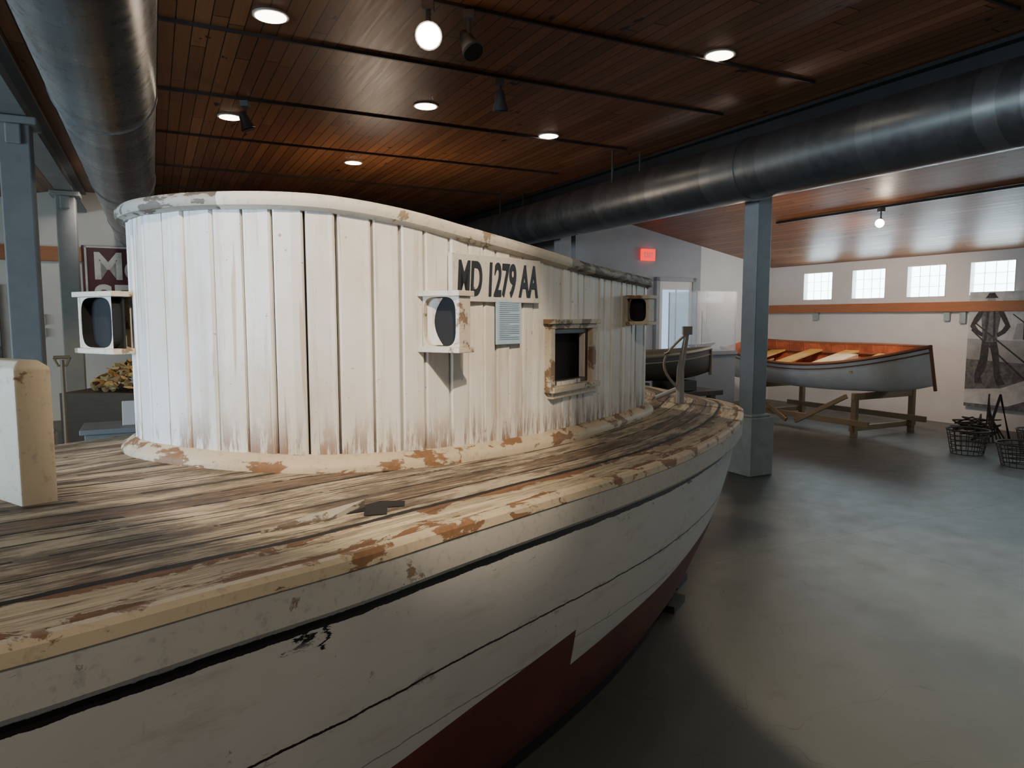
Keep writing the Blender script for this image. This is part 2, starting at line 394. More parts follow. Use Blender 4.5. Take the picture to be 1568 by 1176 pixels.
spot_head(RQ(4.25,1.58,E+1.72),(0,0,1.8),True,1.25)
spot_head(RQ(4.25,1.85,E+1.72),RQ(2,2.5,0),False,1.1)
spot_head(RQ(5.3,2.58,E+1.74),RQ(6,3,0)); spot_head(RQ(6.85,.81,E+1.74),RQ(6.85,2,0))
spot_head(RQ(6.05,8.35,E+1.22),RQ(5.5,7.2,2.4),True,.9)
m=MB(); m.box((8.35,5.5,zceil(8.35)-.02),(.03,4.5,.03)); room(m,'light_track',[M_black])
H=1.95
pts=[(-.799,2.44),(-1.404,3.619),(-.407,3.435),(-1.021,4.651),(.790,2.789),(.201,3.983),(.2,1.26)]
for a,b in pts:
    m=MB(); c=(a*H,b*H,HC-.004)
    m.tube([(c[0],c[1],HC-.012),(c[0],c[1],HC-.001)],.115,28,0); m.tube([(c[0],c[1],HC-.016),(c[0],c[1],HC-.0125)],.098,28,1)
    m.obj('recessed_downlight',[M_can,M_lamp])
    l=bpy.data.lights.new('can','SPOT'); l.energy=13; l.color=(1,.8,.58); l.spot_size=1.7; l.spot_blend=.8; l.shadow_soft_size=.08
    o=bpy.data.objects.new('downlight_lamp',l); o.location=(c[0],c[1],HC-.05); col.objects.link(o)

# ------------------------------------------------------------------ big workboat
def B(t,w,z): return (S*(-.86+.5*t+.866*w), S*(3.15+.866*t-.5*w), E+S*z)
WT=[(-5,0.02),(-4.6,.25),(-4,.5),(-3,.80),(-1.75,1.027),(-1.34,1.075),(-1.02,1.125),(-.62,1.17),(-.13,1.24),(.38,1.31),(1,1.37),(1.8,1.37),(2.4,1.315),(2.8,1.24)]
def Wd(t):
    if t<=2.8: return interp(WT,t)
    x=min(1,(t-2.8)/.85); return 1.24*max(0,(1-x**2.0))**.5*(1-.12*x)
ZS=[(-5,-.25),(-3,-.45),(-1.75,-.54),(-1.34,-.567),(-1,-.585),(-.6,-.60),(-.1,-.615),(.4,-.63),(1,-.64),(1.8,-.65),(2.8,-.65),(3.65,-.64)]
def zs(t): return interp(ZS,t)
def dz(t,w):
    W=max(Wd(t),.05); return zs(t)+.08*max(0,1-(w/W)**2)
FW=[(0,1),(.15,.992),(.3,.985),(.5,.965),(.63,.94),(.8,.89),(.92,.78),(.975,.5),(1,.04)]
ZK=[(-5,-.5),(-4.6,-1.3),(-4,-1.75),(-3,-1.80),(1.2,-1.80),(2,-1.74),(2.8,-1.55),(3.3,-1.25),(3.65,-.85)]
TS=.08
def zb(t): return interp([(-5,-1.06),(-3,-1.15),(-.9,-1.25),(-.4,-1.225),(TS,-1.19)],t) if t<TS+.005 else interp([(TS+.01,-1.34),(1.4,-1.23),(2.4,-1.14),(3.6,-.95)],t)
boat=empty('wooden_workboat',(0.4,2.8,0))
def bobj(mb,name,mats,**k):
    o=mb.obj(name,mats,**k); o.parent=boat; o.matrix_parent_inverse=Matrix.Translation(-boat.location); return o
sts=[-5+.1*i+.0003 for i in range(78)]+[2.8+.85*math.sin(math.pi/2*i/22) for i in range(1,23)]
sts=sorted(sts+[TS-.005,TS+.002,TS+.008,TS+.015])
rows=[];uvs=[]
NA,NB=12,12
for t in sts:
    W=Wd(t); z0=zs(t); zk=min(interp(ZK,t),z0-.05); D=z0-zk
    k=0
    if t>.3: k=((t-.3)/3.35)**2.0*3.4
    if t<-2: k=((-2-t)/3)**1.2*4.0
    bz=max(min(zb(t),z0-.1*D),zk+.15*D)
    zz=[z0+(bz-z0)*j/NA for j in range(NA+1)]+[bz+(zk-bz)*j/NB for j in range(1,NB+1)]
    half=[]
    for z in zz:
        f=(z0-z)/D; w=W*(max(interp(FW,f),.001)**(1+k)) ; half.append((w,z,z0-z))
    row=[B(t,w,z) for w,z,_ in half]+[B(t,-w,z) for w,z,_ in half[::-1]]
    rows.append(row); uvs.append([(t,d) for _,_,d in half]+[(t,d) for _,_,d in half[::-1]])
hb=MB(); NJ=NA+NB+1
def hm(i,j):
    jj=j if j<NJ-1 else 2*NJ-2-j
    return 0 if jj<NA else 1
hb.grid(rows,uvs=uvs,mfun=hm); bobj(hb,'hull',[M_hull,M_red],smooth=True,recalc=True,angle=60)
kb=MB()
vs=[]
for t in (-4.1,1.6):
    for w in (-.05,.05):
        for z in (-1.86,-1.75): vs.append(B(t,w,z))
kb.add(vs,[(0,1,3,2),(4,6,7,5),(0,4,5,1),(2,3,7,6),(0,2,6,4),(1,5,7,3)])
bobj(kb,'keel',[M_red],recalc=True)
rows=[];uvs=[]
for t in sts:
    W=Wd(t)+.004; r=[];u=[]
    for j in range(41):
        w=W*(j/20-1); r.append(B(t,w,dz(t,w)+.004)); u.append((t+ (7 if w<0 else 0),W-abs(w)))
    rows.append(r);uvs.append(u)
db=MB(); db.grid(rows,uvs=uvs); bobj(db,'deck',[M_deck],smooth=True,recalc=True)
def ring_norms(P,closed):
    N=len(P); out=[]
    for i in range(N):
        a=P[(i-1)%N] if closed or i>0 else P[0]; b=P[(i+1)%N] if closed or i<N-1 else P[-1]
        dx,dy=b[0]-a[0],b[1]-a[1]; l=math.hypot(dx,dy) or 1
        out.append((dy/l,-dx/l))
    return out
def sweep(mb,P,zf,prof,closed=True,mfun=None,sgn=1):
    N=ring_norms(P,closed); rows=[];uvs=[]; s=0
    idx=list(range(len(P)))+([0] if closed else [])
    for k,i in enumerate(idx):
        if k: s+=math.hypot(P[i][0]-P[idx[k-1]][0],P[i][1]-P[idx[k-1]][1])
        t,w=P[i]; n=N[i]; z0=zf(t,w)
        rows.append([B(t+sgn*n[0]*o,w+sgn*n[1]*o,z0+h) for o,h in prof]); uvs.append([(s,h) for o,h in prof])
    mb.grid(rows,uvs=uvs,mfun=mfun)
edge=[(t,Wd(t)) for t in sts]+[(t,-Wd(t)) for t in sts[::-1][1:]]
gb=MB(); prof=[(-.01,.006),(.012,.006),(.026,-.004),(.028,-.03),(.022,-.035),(.022,-.118),(.014,-.13),(-.02,-.132)]
sweep(gb,edge,lambda t,w:zs(t),prof,closed=False,mfun=lambda i,j:1 if j<4 else 0,sgn=-1)
bobj(gb,'guard_rail',[M_guard,M_mould],smooth=True,recalc=True,angle=30)
half=[(-.74,0),(-.72,.18),(-.635,.38),(-.50,.53),(-.28,.655),(0,.745),(.4,.815),(.8,.85),(1.3,.86),(1.7,.85),(1.95,.83),(2.09,.77),(2.14,.6),(2.16,.3),(2.16,0)]
def catm(P,n=12):
    out=[]
    for i in range(len(P)-1):
        p0=P[i-1] if i>0 else (P[1][0],-P[1][1]); p1=P[i];p2=P[i+1]; p3=P[i+2] if i+2<len(P) else (P[-2][0],-P[-2][1])
        for k in range(n):
            u=k/n
            out.append(tuple(.5*((2*p1[a])+(-p0[a]+p2[a])*u+(2*p0[a]-5*p1[a]+4*p2[a]-p3[a])*u*u+(-p0[a]+3*p1[a]-3*p2[a]+p3[a])*u**3) for a in (0,1)))
    out.append(P[-1]); return out
sb=catm(half); ring=sb+[(t,-w) for t,w in sb[::-1][1:-1]]
ZTT=[(-.74,.42),(-.5,.415),(-.26,.392),(.05,.352),(.6,.298),(1.0,.268),(1.6,.25),(2.2,.236)]
def zt(t): return interp(ZTT,t)
N=ring_norms(ring,True)
n0=N[30]; sg=1 if (n0[1]*ring[30][1]+n0[0]*(ring[30][0]-.7))>0 else -1
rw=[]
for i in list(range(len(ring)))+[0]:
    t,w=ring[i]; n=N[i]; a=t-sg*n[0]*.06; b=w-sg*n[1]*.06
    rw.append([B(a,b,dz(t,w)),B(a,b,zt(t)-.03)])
lb=MB(); lb.grid(rw); bobj(lb,'cabin_shade_liner',[M_dark])  # near-black sheet painted as the shade inside the cabin
def arclen(P):
    L=[0]
    for a,b in zip(P,P[1:]): L.append(L[-1]+math.hypot(b[0]-a[0],b[1]-a[1]))
    return L
AL=arclen(sb)
def at(s):
    s=max(0,min(AL[-1],s))
    for i in range(len(AL)-1):
        if AL[i]<=s<=AL[i+1]:
            u=(s-AL[i])/(AL[i+1]-AL[i] or 1); return tuple(sb[i][k]+(sb[i+1][k]-sb[i][k])*u for k in (0,1))
pb=MB()
def plank(s0,s1,side,spl):
    g=.0030+random.random()*.0030; j=(random.random()-.5)*.007; tw=(random.random()-.5)*.007
    a=at(s0+g); b=at(s1-g)
    dx,dy=b[0]-a[0],b[1]-a[1]; l=math.hypot(dx,dy); n=(dy/l*sg,-dx/l*sg)
    tm=(a[0]+b[0])/2; zl=lambda p: dz(p[0],p[1])+.02; zh=lambda p: zt(p[0])-.03
    segs=[(None,None)]
    if spl and side>0 and .63<tm<1.0: segs=[(None,-.30),(-.05,None)]
    for lo,hi in segs:
        rowsA=[]
        for c in [0,.25,.5,.75,1]:
            r=[]
            for p,ss,o in ((a,s0,-.03),(a,s0,j-.004),((a[0]+dx*.06,a[1]+dy*.06),s0,j+tw),((a[0]+dx*.94,a[1]+dy*.94),s1,j-tw),(b,s1,j-.004),(b,s1,-.03)):
                z0=zl(p) if lo is None else lo; z1=zh(p) if hi is None else hi
                z=z0+(z1-z0)*c; r.append((B(p[0]+n[0]*o,(p[1]+n[1]*o)*side,z),(ss+.01 if ss==s0 else ss-.01, z-dz(p[0],p[1]))))
            rowsA.append(r)
        pb.grid([[x[0] for x in r] for r in rowsA],uvs=[[(x[1][0]+(0 if side>0 else 20),x[1][1]) for x in r] for r in rowsA])
s=0.0
while s<AL[-1]-.02:
    w=(.118+.035*(random.random()-.5)) if s<1.15 else (.083+.02*(random.random()-.5))
    e=min(s+w,AL[-1])
    for side in (1,-1): plank(s,e,side,True)
    s=e
bobj(pb,'cabin_planks',[M_cabin],recalc=True)
rb=MB()
prof=[(-.03,-.055),(.006,-.055),(.012,-.048),(.03,-.044),(.036,-.03),(.036,-.012),(.026,0),(-.02,.004)]
def rimm(i,j):
    t,w=ring[i%len(ring)]; return 1 if (w<.26 and t<.6) or w<-.1 or t>.75 else 0
sweep(rb,ring,lambda t,w:zt(t),prof,mfun=rimm,sgn=sg)
rr=[]
for i in list(range(len(ring)))+[0]:
    t,w=ring[i]; r=[]
    for k in range(7):
        f=k/6; tt=.7+(t-.7)*(1-f); ww=w*(1-f); r.append(B(tt,ww,zt(tt)+.03*(1-(1-f)**2)))
    rr.append(r)
rb.grid(rr,mi=1); bobj(rb,'cabin_roof',[M_rim,M_rimold],smooth=True,recalc=True,angle=40)
mb=MB(); prof=[(-.01,.06),(.014,.058),(.03,.045),(.045,.036),(.052,.018),(.05,.0),(.05,-.02)]
sweep(mb,ring,dz,prof,sgn=sg); bobj(mb,'base_moulding',[M_mould],smooth=True,recalc=True,angle=60)
# hooded window boxes facing the bow
def hood(t0,w0,w1,z0,z1,dep,name,refl=.03):
    h=MB(); s_=1 if w1>w0 else -1
    def bx(ta,tb,wa,wb,za,zb_,mi):
        vs=[B(t,w,z) for z in (za,zb_) for t,w in ((ta,wa),(tb,wa),(tb,wb),(ta,wb))]
        h.add(vs,[(3,2,1,0),(4,5,6,7),(0,1,5,4),(1,2,6,5),(2,3,7,6),(3,0,4,7)],mi)
    th=.020
    bx(t0-.016,t0+dep+.012,w0-.03*s_,w1+.010*s_,z1-th,z1,0)
    bx(t0-.016,t0+dep+.012,w0-.03*s_,w1+.010*s_,z0,z0+th,0)
    bx(t0,t0+dep,w1-.014*s_,w1,z0+th,z1-th,0)
    bx(t0+.040,t0+.046,w0-.012*s_,w1-.014*s_,z0+th,z1-th,1)  # dark plate painted as the shade in the opening
    wc=(w0+w1-.014*s_)/2; hw=abs(w1-.014*s_-w0)/2; zc=(z0+z1)/2; hz=(z1-z0)/2-th
    nn=32; outer=[];inner=[]
    for i in range(nn):
        a=2*math.pi*i/nn; ca,sa=math.cos(a),math.sin(a); k=1/max(abs(ca),abs(sa))
        outer.append((wc+hw*ca*k,zc+hz*sa*k))
        e=lambda x,p: math.copysign(abs(x)**p,x)
        inner.append((wc+hw*.97*e(ca,.5),zc+hz*.98*e(sa,.5)))
    vs=[B(t0+.002,w,z) for w,z in outer]+[B(t0+.002,w,z) for w,z in inner]+[B(t0+.040,w,z) for w,z in inner]
    h.add(vs,[(i,(i+1)%nn,(i+1)%nn+nn,i+nn) for i in range(nn)],0)
    h.add(vs,[(i+nn,(i+1)%nn+nn,(i+1)%nn+2*nn,i+2*nn) for i in range(nn)],0 if refl else 1)
    if refl:   # pale curved jamb on the cabin side of the opening
        n2=14; A_=[];B_=[];C_=[]
        for i in range(n2+1):
            a=-math.pi/2+math.pi*i/n2; sa=math.sin(a)
            A_.append(B(t0+.020,w0+.006*s_,zc+hz*.94*sa)); B_.append(B(t0+.030,w0+(.006+refl*.6*(.45+.55*sa*sa))*s_,zc+hz*.94*sa)); C_.append(B(t0+.038,w0+(.006+refl*(.35+.65*sa*sa))*s_,zc+hz*.94*sa))
        h.grid([A_,B_,C_],mi=2)
    bobj(h,name,[M_white,M_dark,M_cabin],bevel=.002,recalc=False)
hood(-.17,.705,.87,-.127,.10,.075,'window_box',.06)
hood(-.76,-.29,-.51,-.135,.10,.20,'window_box_port',0)
hood(1.57,.865,.98,-.04,.13,.10,'window_box_aft',0)
wb=MB()
def wv(t): return interp([(h[0],h[1]) for h in half[4:11]],t)
def wbx(ta,tb,o0,o1,za,zb_,mi=0):
    vs=[B(t,wv(t)+o,z) for z in (za,zb_) for t,o in ((ta,o0),(tb,o0),(tb,o1),(ta,o1))]
    wb.add(vs,[(3,2,1,0),(4,5,6,7),(0,1,5,4),(1,2,6,5),(2,3,7,6),(3,0,4,7)],mi)
wbx(.56,1.07,-.01,.045,-.028,-.005); wbx(.58,1.05,-.01,.03,-.05,-.028)
wbx(.58,.62,-.01,.028,-.32,-.05); wbx(1.01,1.05,-.01,.028,-.32,-.05)
wbx(.575,1.06,-.01,.05,-.345,-.318); wbx(.60,1.04,-.01,.03,-.375,-.345)
wbx(.62,.65,-.04,.0,-.30,-.06,1); wbx(.98,1.01,-.04,.0,-.30,-.06,1); wbx(.62,1.01,-.04,.0,-.075,-.05,1); wbx(.62,1.01,-.04,.0,-.32,-.295,1)
bobj(wb,'side_window_frame',[M_white,M_brown],recalc=True,bevel=.003)
def panel(ta,tb,off,z0,z1,th,name,mats):
    m=MB(); a=(ta,wv(ta)+off); b=(tb,wv(tb)+off)
    vs=[B(p[0],p[1]+o,z) for z in (z0,z1) for p,o in ((a,-th),(b,-th),(b,0),(a,0))]
    m.add(vs,[(3,2,1,0),(4,5,6,7),(0,1,5,4),(1,2,6,5),(2,3,7,6),(3,0,4,7)]); bobj(m,name,mats,recalc=True,bevel=.002)
    A=Vector(B(a[0],a[1],z0)); Bb=Vector(B(b[0],b[1],z0)); return A,Bb
def text(s,A,Bd,zoff,size,name,mat,shear=0,sx=1,xoff=0,bold=.0,parent=True,ext=.0015):
    x=(Bd-A); x.z=0; x.normalize(); z=Vector((0,0,1)); y=x.cross(z)
    cu=bpy.data.curves.new(name,'FONT'); cu.body=s; cu.size=size; cu.shear=shear; cu.extrude=ext; cu.offset=bold
    o=bpy.data.objects.new(name+'_t',cu); col.objects.link(o); dg=bpy.context.evaluated_depsgraph_get()
    me=bpy.data.meshes.new_from_object(o.evaluated_get(dg)); bpy.data.objects.remove(o)
    Mx=Matrix(((x.x,z.x,y.x,0),(x.y,z.y,y.y,0),(x.z,z.z,y.z,0),(0,0,0,1)))
    p=A+x*xoff+z*zoff+y*.002
    me.transform(Matrix.Translation(p)@Mx@Matrix.Diagonal((sx,1,1,1))); me.materials.clear(); me.materials.append(mat)
    o=bpy.data.objects.new(name,me); col.objects.link(o)
    if parent: o.parent=boat; o.matrix_parent_inverse=Matrix.Translation(-boat.location)
    return o
M_board=worn_paint('board_paint',(.68,.64,.57),(.32,.22,.14),.62,11)
A,Bd=panel(-.055,.49,.03,.065,.25,.02,'registration_board',[M_board])
text('MD 1279 AA',A,Bd,.024,.158,'registration_letters',M_black,shear=.12,sx=.50,xoff=.020,bold=.004)
mbl=simple('placard_blue',(.36,.50,.62),.5,var=.03,bump=0)
A,Bd=panel(.20,.36,.022,-.11,.074,.01,'info_placard',[mbl])
M_ink=simple('ink_grey',(.20,.27,.34),.6,bump=0)
pm=MB()
x=(Bd-A).normalized(); x.z=0; y=x.cross(Vector((0,0,1)))
for i in range(20):
    L=.112*(1 if i%6!=5 else .5); p=A+x*.012+Vector((0,0,.147-.0068*i))+y*.0015
    pm.add([p,p+x*L,p+x*L+Vector((0,0,.0017)),p+Vector((0,0,.0017))],[(0,1,2,3)])
bobj(pm,'placard_text_lines',[M_ink])
bk=MB()
P=[(-1.0,.87),(-.93,.865),(-.86,.885),(-.80,.88),(-.74,.90),(-.66,.905),(-.60,.955),(-.64,.985),(-.69,.96),(-.74,1.0),(-.80,.965),(-.77,.94),(-.86,.915),(-.9,.89)]
bk.add([B(t,w,dz(t,w)+.007) for t,w in P],[tuple(range(len(P)))])
bobj(bk,'plank_hole_shade',[M_dark],recalc=True)  # flat dark sheet on the deck, painted as the hole's shade
sp=MB(); P=[(-1.10,.89),(-.92,.875),(-.74,.915),(-.9,.93)]
vs=[B(t,w,dz(t,w)+(.012 if i!=2 else .03)) for i,(t,w) in enumerate(P)]+[B(t,w,dz(t,w)+.002) for t,w in P]
sp.add(vs,[(0,1,2,3),(7,6,5,4),(0,1,5,4),(1,2,6,5),(2,3,7,6),(3,0,4,7)]); bobj(sp,'splintered_plank',[M_rimold],recalc=True)
ps=MB()
def pbx(t0,t1,w0,w1,z0,z1,ch=0):
    vs=[B(t,w,z0) for t,w in ((t0,w0),(t1,w0),(t1,w1),(t0,w1))]+[B(t,w,z1) for t,w in ((t0,w0),(t1,w0),(t1,w1),(t0,w1))]
    vs+= [B(t,w,z1+ch) for t,w in ((t0+ch,w0+ch),(t1-ch,w0+ch),(t1-ch,w1-ch),(t0+ch,w1-ch))]
    ps.add(vs,[(3,2,1,0),(0,1,5,4),(1,2,6,5),(2,3,7,6),(3,0,4,7),(4,5,9,8),(5,6,10,9),(6,7,11,10),(7,4,8,11),(8,9,10,11)])
pbx(-1.38,-1.29,.09,.32,-.56,-.13,.02)
bobj(ps,'samson_post',[M_post],recalc=True,bevel=.004)
st=MB()
p=Vector(B(2.62,.86,dz(2.62,.86)-.01))
st.tube([p,p+Vector((0,0,.22)),p+Vector((.035,0,.44))],[.026,.022,.014],10,0)
st.box(p+Vector((.035,0,.45)),(.055,.03,.05),0)
rp=[p+Vector((.03,0,.43))+Vector((-.13*math.sin(i/12*3.1),0,-.36*i/12)) for i in range(13)]
st.tube(rp,.008,6,1); st.tube([p+Vector((.0,.03,.1)),p+Vector((-.14,.03,.04))],.015,8,0)
st.tube([p+Vector((.03,0,.34)),p+Vector((-.1,0,.31))],.008,6,0)
bobj(st,'stern_davit',[M_wallg,simple('rope',(.40,.37,.32),.9)],smooth=True)
for t in (-3.0,-.8,.7):
    m=MB(); R=Matrix.Rotation(math.radians(60),3,'Z'); c=Vector(B(t,0,0))
    m.box((c.x,c.y,.011),(.25,.3,.022),0,R)
    m.obj('keel_block',[M_black])
for t,w in ((2.1,.95),(2.5,.85)):
    m=MB(); e=Vector(B(t,w,0)); R=Matrix.Rotation(math.radians(60),3,'Z')
    m.box((e.x,e.y,.02),(.20,.16,.04),0,R); m.tube([(e.x,e.y,.04),(e.x,e.y,.36)],.03,10); m.box((e.x,e.y,.37),(.14,.14,.03),0,R)
    m.obj('boat_stand',[M_black])

# ------------------------------------------------------------------ open boats
def open_boat(name,L,beam,dep,center,rz,heel,mats,transom=.55,thw=3,sheer=.14,thz=.8):
    m=MB(); n=28
    def sec(u,off):
        x=(u-.5)*L
        bw=beam/2*(transom+(1-transom)*math.sin(min(1,u/.5)*math.pi/2)) if u<.5 else beam/2*max(.006,(1-((u-.5)/.5)**2.1))
        zt_=dep+sheer*((u-.45)/.55)**2*1.2; zk_=.0+ (max(0,u-.8)/.2)**2*.25*dep
        r=[]
        for j in range(-10,11):
            a=j/10; f=abs(a)
            w=bw*(math.sin(min(1,f)*math.pi/2)**.75); z=zk_+(zt_-zk_)*(f**2.2)
            w=max(0,w-off); z=z+off*(1-f)
            r.append(Vector((x*(1-off*.02),math.copysign(w,a),z)))
        return r
    us=[i/n for i in range(n+1)]
    O=[sec(u,0) for u in us]; I=[sec(u,.022) for u in us]
    m.grid(O,mi=0); m.grid(I,mi=1,flip=True)
    for k in (0,-1):
        m.tube([r[k]+Vector((0,0,.005)) for r in O],.024,8,2)
        m.tube([r[k]*1.0-Vector((0,0,.07)) for r in O],.010,6,2)
        m.tube([r[k]-Vector((0,math.copysign(.03,r[k].y),.13)) for r in I[:-5]],.014,6,2)
    m.add(O[0]+[],[tuple(range(21))],0); m.add([v+Vector((.02,0,0)) for v in I[0]],[tuple(range(20,-1,-1))],1)
    m.tube([O[-1][0],Vector((L/2+.01,0,0.1*dep))],.022,8,2)
    for i in range(2,n-2,2):
        m.tube([v+Vector((0,0,.006)) for v in I[i]],.009,5,1)
    for i in range(thw):
        u=.16+i*.56/max(1,thw-1); r=sec(u,.03); z=dep*thz; wid=max(abs(v.y) for v in r if v.z<z+.05)
        m.box(((u-.5)*L,0,z),(.24,wid*2,.025),3)
    m.box((-.36*L,0,dep*.6),(.28,.4,.02),4); m.box((.1*L,0,dep*.70),(.22,.5,.18),4)
    o=m.obj(name,mats,smooth=True,angle=40)
    o.location=center; o.rotation_euler=(heel,0,rz); return o
M_hull2=simple('skiff_white',(.66,.65,.62),.5,var=.06); M_or=simple('skiff_orange_red',(.46,.12,.05),.5,var=.25)
M_yel=simple('thwart_yellow',(.62,.40,.12),.5); M_var=wood_mat('varnished_rail',(.12,.045,.022),(.24,.10,.045)); M_crm=simple('cream_box',(.55,.44,.28),.6)
rd=math.atan2(-.892,.452)
open_boat('rowboat',3.4,1.2,.46,RQ(7.3,8.95,.62),rd,math.radians(13),[M_hull2,M_or,M_var,M_yel,M_crm],thw=4)
m=MB()
for r in (6.3,8.2):
    for q in (8.35,9.55): m.box((q,r,.30),(.07,.07,.60),0)
    m.box((8.95,r,.55),(1.3,.05,.09),0); m.box((8.95,r,.12),(1.35,.05,.07),0)
for q in (8.35,9.55): m.box((q-.05,7.25,.2),(.04,2.4,.08),0)
m.box((8.28,6.8,.33),(.04,.06,.95),0,Matrix.Rotation(math.radians(62),3,'X'))
m.box((8.28,7.8,.33),(.04,.06,.95),0,Matrix.Rotation(math.radians(-62),3,'X'))
room(m,'boat_cradle',[M_tan],bevel=.004)
qd=math.atan2(.452,.892)
open_boat('log_canoe',3.1,.85,.30,RQ(6.75,4.65,.86),qd,0,[M_brown,M_tan,M_tan,M_brown,M_black],transom=.75,sheer=.05)
m=MB()
m.box((4.75,6.75,.70),(2.8,.6,.06)); m.box((4.75,6.75,.15),(2.8,.5,.06))
for q in (3.5,4.75,6.0):
    for r in (6.5,7.0): m.box((q,r,.35),(.08,.08,.7))
for q in (4.0,4.9,5.6): m.box((q,6.7,.795),(.35,.4,.12))
room(m,'display_stand',[M_brown],bevel=.005)
gl=NT('acrylic',.05); gl.color((.85,.88,.9)); gl.b.inputs['Alpha'].default_value=.26
m=MB(); m.box((0,0,.55),(.72,.6,1.1),1); m.box((0,0,1.12),(.76,.64,.05),1)
for x_,y_,sx,sy in ((0,-.29,.7,.01),(0,.29,.7,.01),(-.35,0,.01,.58),(.35,0,.01,.58)): m.box((x_,y_,1.55),(sx,sy,.82),0)
m.box((0,0,1.965),(.7,.58,.01),0)
for x_ in (-.352,.352):
    for y_ in (-.292,.292): m.box((x_,y_,1.55),(.012,.012,.84),3)
m.tube([(-.25,0,1.22),(0,0,1.18),(.25,0,1.24)],[.01,.05,.01],10,2); m.tube([(0,0,1.2),(0,0,1.7)],.006,6,2); m.add([(0,0,1.25),(.2,0,1.27),(0,0,1.68)],[(0,1,2)],3)
m.obj('display_case',[gl.mat,M_wallg,M_brown,M_wallw],loc=RQ(7.75,6.95,0),rotz=ANG)
def on_part(q0,q1,z0,z1,d,mb,mi): mb.box(((q0+q1)/2,10.09-d/2,(z0+z1)/2),(q1-q0,d,z1-z0),mi)
m=MB(); on_part(8.0,8.75,.0,2.25,.05,m,0); on_part(8.08,8.36,1.0,2.1,.06,m,1); on_part(8.40,8.67,1.0,2.1,.06,m,1)
on_part(7.93,8.0,0,2.32,.08,m,2); on_part(8.75,8.82,0,2.32,.08,m,2); on_part(7.93,8.82,2.25,2.32,.08,m,2); on_part(8.6,8.66,.95,1.0,.1,m,2)
room(m,'door_1',[M_wallw,emis('door_glass',(.5,.75,1),1.2),M_colm])
m=MB(); on_part(7.62,7.90,2.60,2.80,.06,m,0); o=room(m,'exit_sign',[emis('exit_red',(1,.03,.02),1.8)],bevel=.005)
el=text('EXIT',RQ(10.03,7.65,2.6),RQ(10.03,7.9,2.6),.05,.13,'exit_sign_letters',M_wallw,sx=.75,parent=False)
el.parent=o; el.matrix_parent_inverse=o.matrix_basis.inverted()
# mural
M_mg=simple('print_grey',(.34,.34,.33),.7,scale=3,c2=(.20,.20,.20)); M_ml=simple('print_light',(.54,.54,.52),.7,c2=(.38,.38,.37)); M_md=simple('print_dark',(.055,.055,.055),.7,scale=25,c2=(.02,.02,.02)); M_mm=simple('print_mid',(.16,.16,.16),.7,scale=14,c2=(.06,.06,.06))
m=MB(); qm=Q3-.06; r0=6.28
m.box((qm+.02,r0-.95,1.14),(.04,1.9,1.68),1)
def poly(ps,mi,lift): m.add([(qm-.001-lift,r0-h,.3+z) for h,z in ps],[tuple(range(len(ps)))],mi)
poly([(0,0),(1.9,0),(1.9,.62),(0,.70)],3,.001); poly([(0,.70),(1.9,.62),(1.9,.95),(0,1.0)],0,.001)
def disc(c,a,b,mi,l): poly([(c[0]+a*math.cos(t*math.pi/10),c[1]+b*math.sin(t*math.pi/10)) for t in range(20)],mi,l)
disc((.31,1.55),.055,.075,0,.003); poly([(.22,1.585),(.40,1.585),(.37,1.62),(.35,1.66),(.27,1.66),(.25,1.62)],2,.004); disc((.30,1.53),.02,.012,3,.004)
poly([(.27,1.44),(.35,1.44),(.34,1.5),(.28,1.5)],0,.003)
poly([(.16,1.42),(.22,1.45),(.27,1.46),(.36,1.46),(.41,1.45),(.46,1.42),(.44,1.3),(.42,1.15),(.41,.95),(.21,.95),(.20,1.15),(.18,1.3)],3,.003)
poly([(.26,1.44),(.29,1.44),(.27,.97),(.23,.97)],2,.005); poly([(.34,1.44),(.37,1.44),(.39,.97),(.36,.97)],2,.005)
poly([(.16,1.43),(.21,1.38),(.17,1.29),(.10,1.2),(.15,1.13),(.22,1.08),(.2,1.03),(.1,1.09),(.03,1.18),(.08,1.3)],2,.004)
poly([(.46,1.43),(.41,1.38),(.46,1.29),(.51,1.2),(.47,1.13),(.40,1.08),(.42,1.03),(.52,1.09),(.58,1.18),(.53,1.3)],2,.004)
poly([(.21,.97),(.31,.95),(.305,.8),(.30,.7),(.27,.55),(.22,.45),(.25,.35),(.14,.35),(.13,.48),(.19,.7)],2,.004)
poly([(.31,.95),(.41,.97),(.44,.85),(.46,.7),(.47,.55),(.50,.45),(.56,.36),(.44,.34),(.40,.48),(.37,.7)],2,.004)
poly([(0,.25),(.5,.30),(1.3,.65),(1.9,.72),(1.9,.45),(1.2,.3),(.6,.05),(0,.05)],1,.003)
poly([(.10,1.22),(.12,1.23),(1.3,.30),(1.28,.28)],2,.006); poly([(.05,1.12),(.06,1.14),(1.1,.20),(1.08,.18)],2,.006)
poly([(.62,1.0),(.9,1.02),(.9,1.25),(.66,1.22)],0,.003); poly([(.75,1.0),(.77,1.0),(.77,1.6),(.75,1.6)],2,.004); poly([(.6,1.35),(.61,1.36),(.95,1.1),(.94,1.08)],2,.004)
room(m,'wall_photo_mural',[M_mg,M_ml,M_md,M_mm])
m=MB()
for r in (6.62,6.38): m.box((Q3-.03,r,E+.02),(.04,.09,.13 if r>6.5 else .2))
m.box((Q3-.03,9.0,E+.03),(.04,.1,.14)); room(m,'thermostat',[simple('plastic_grey',(.35,.42,.42),.4)],bevel=.004)
M_wire=simple('rusty_wire',(.10,.085,.07),.7)
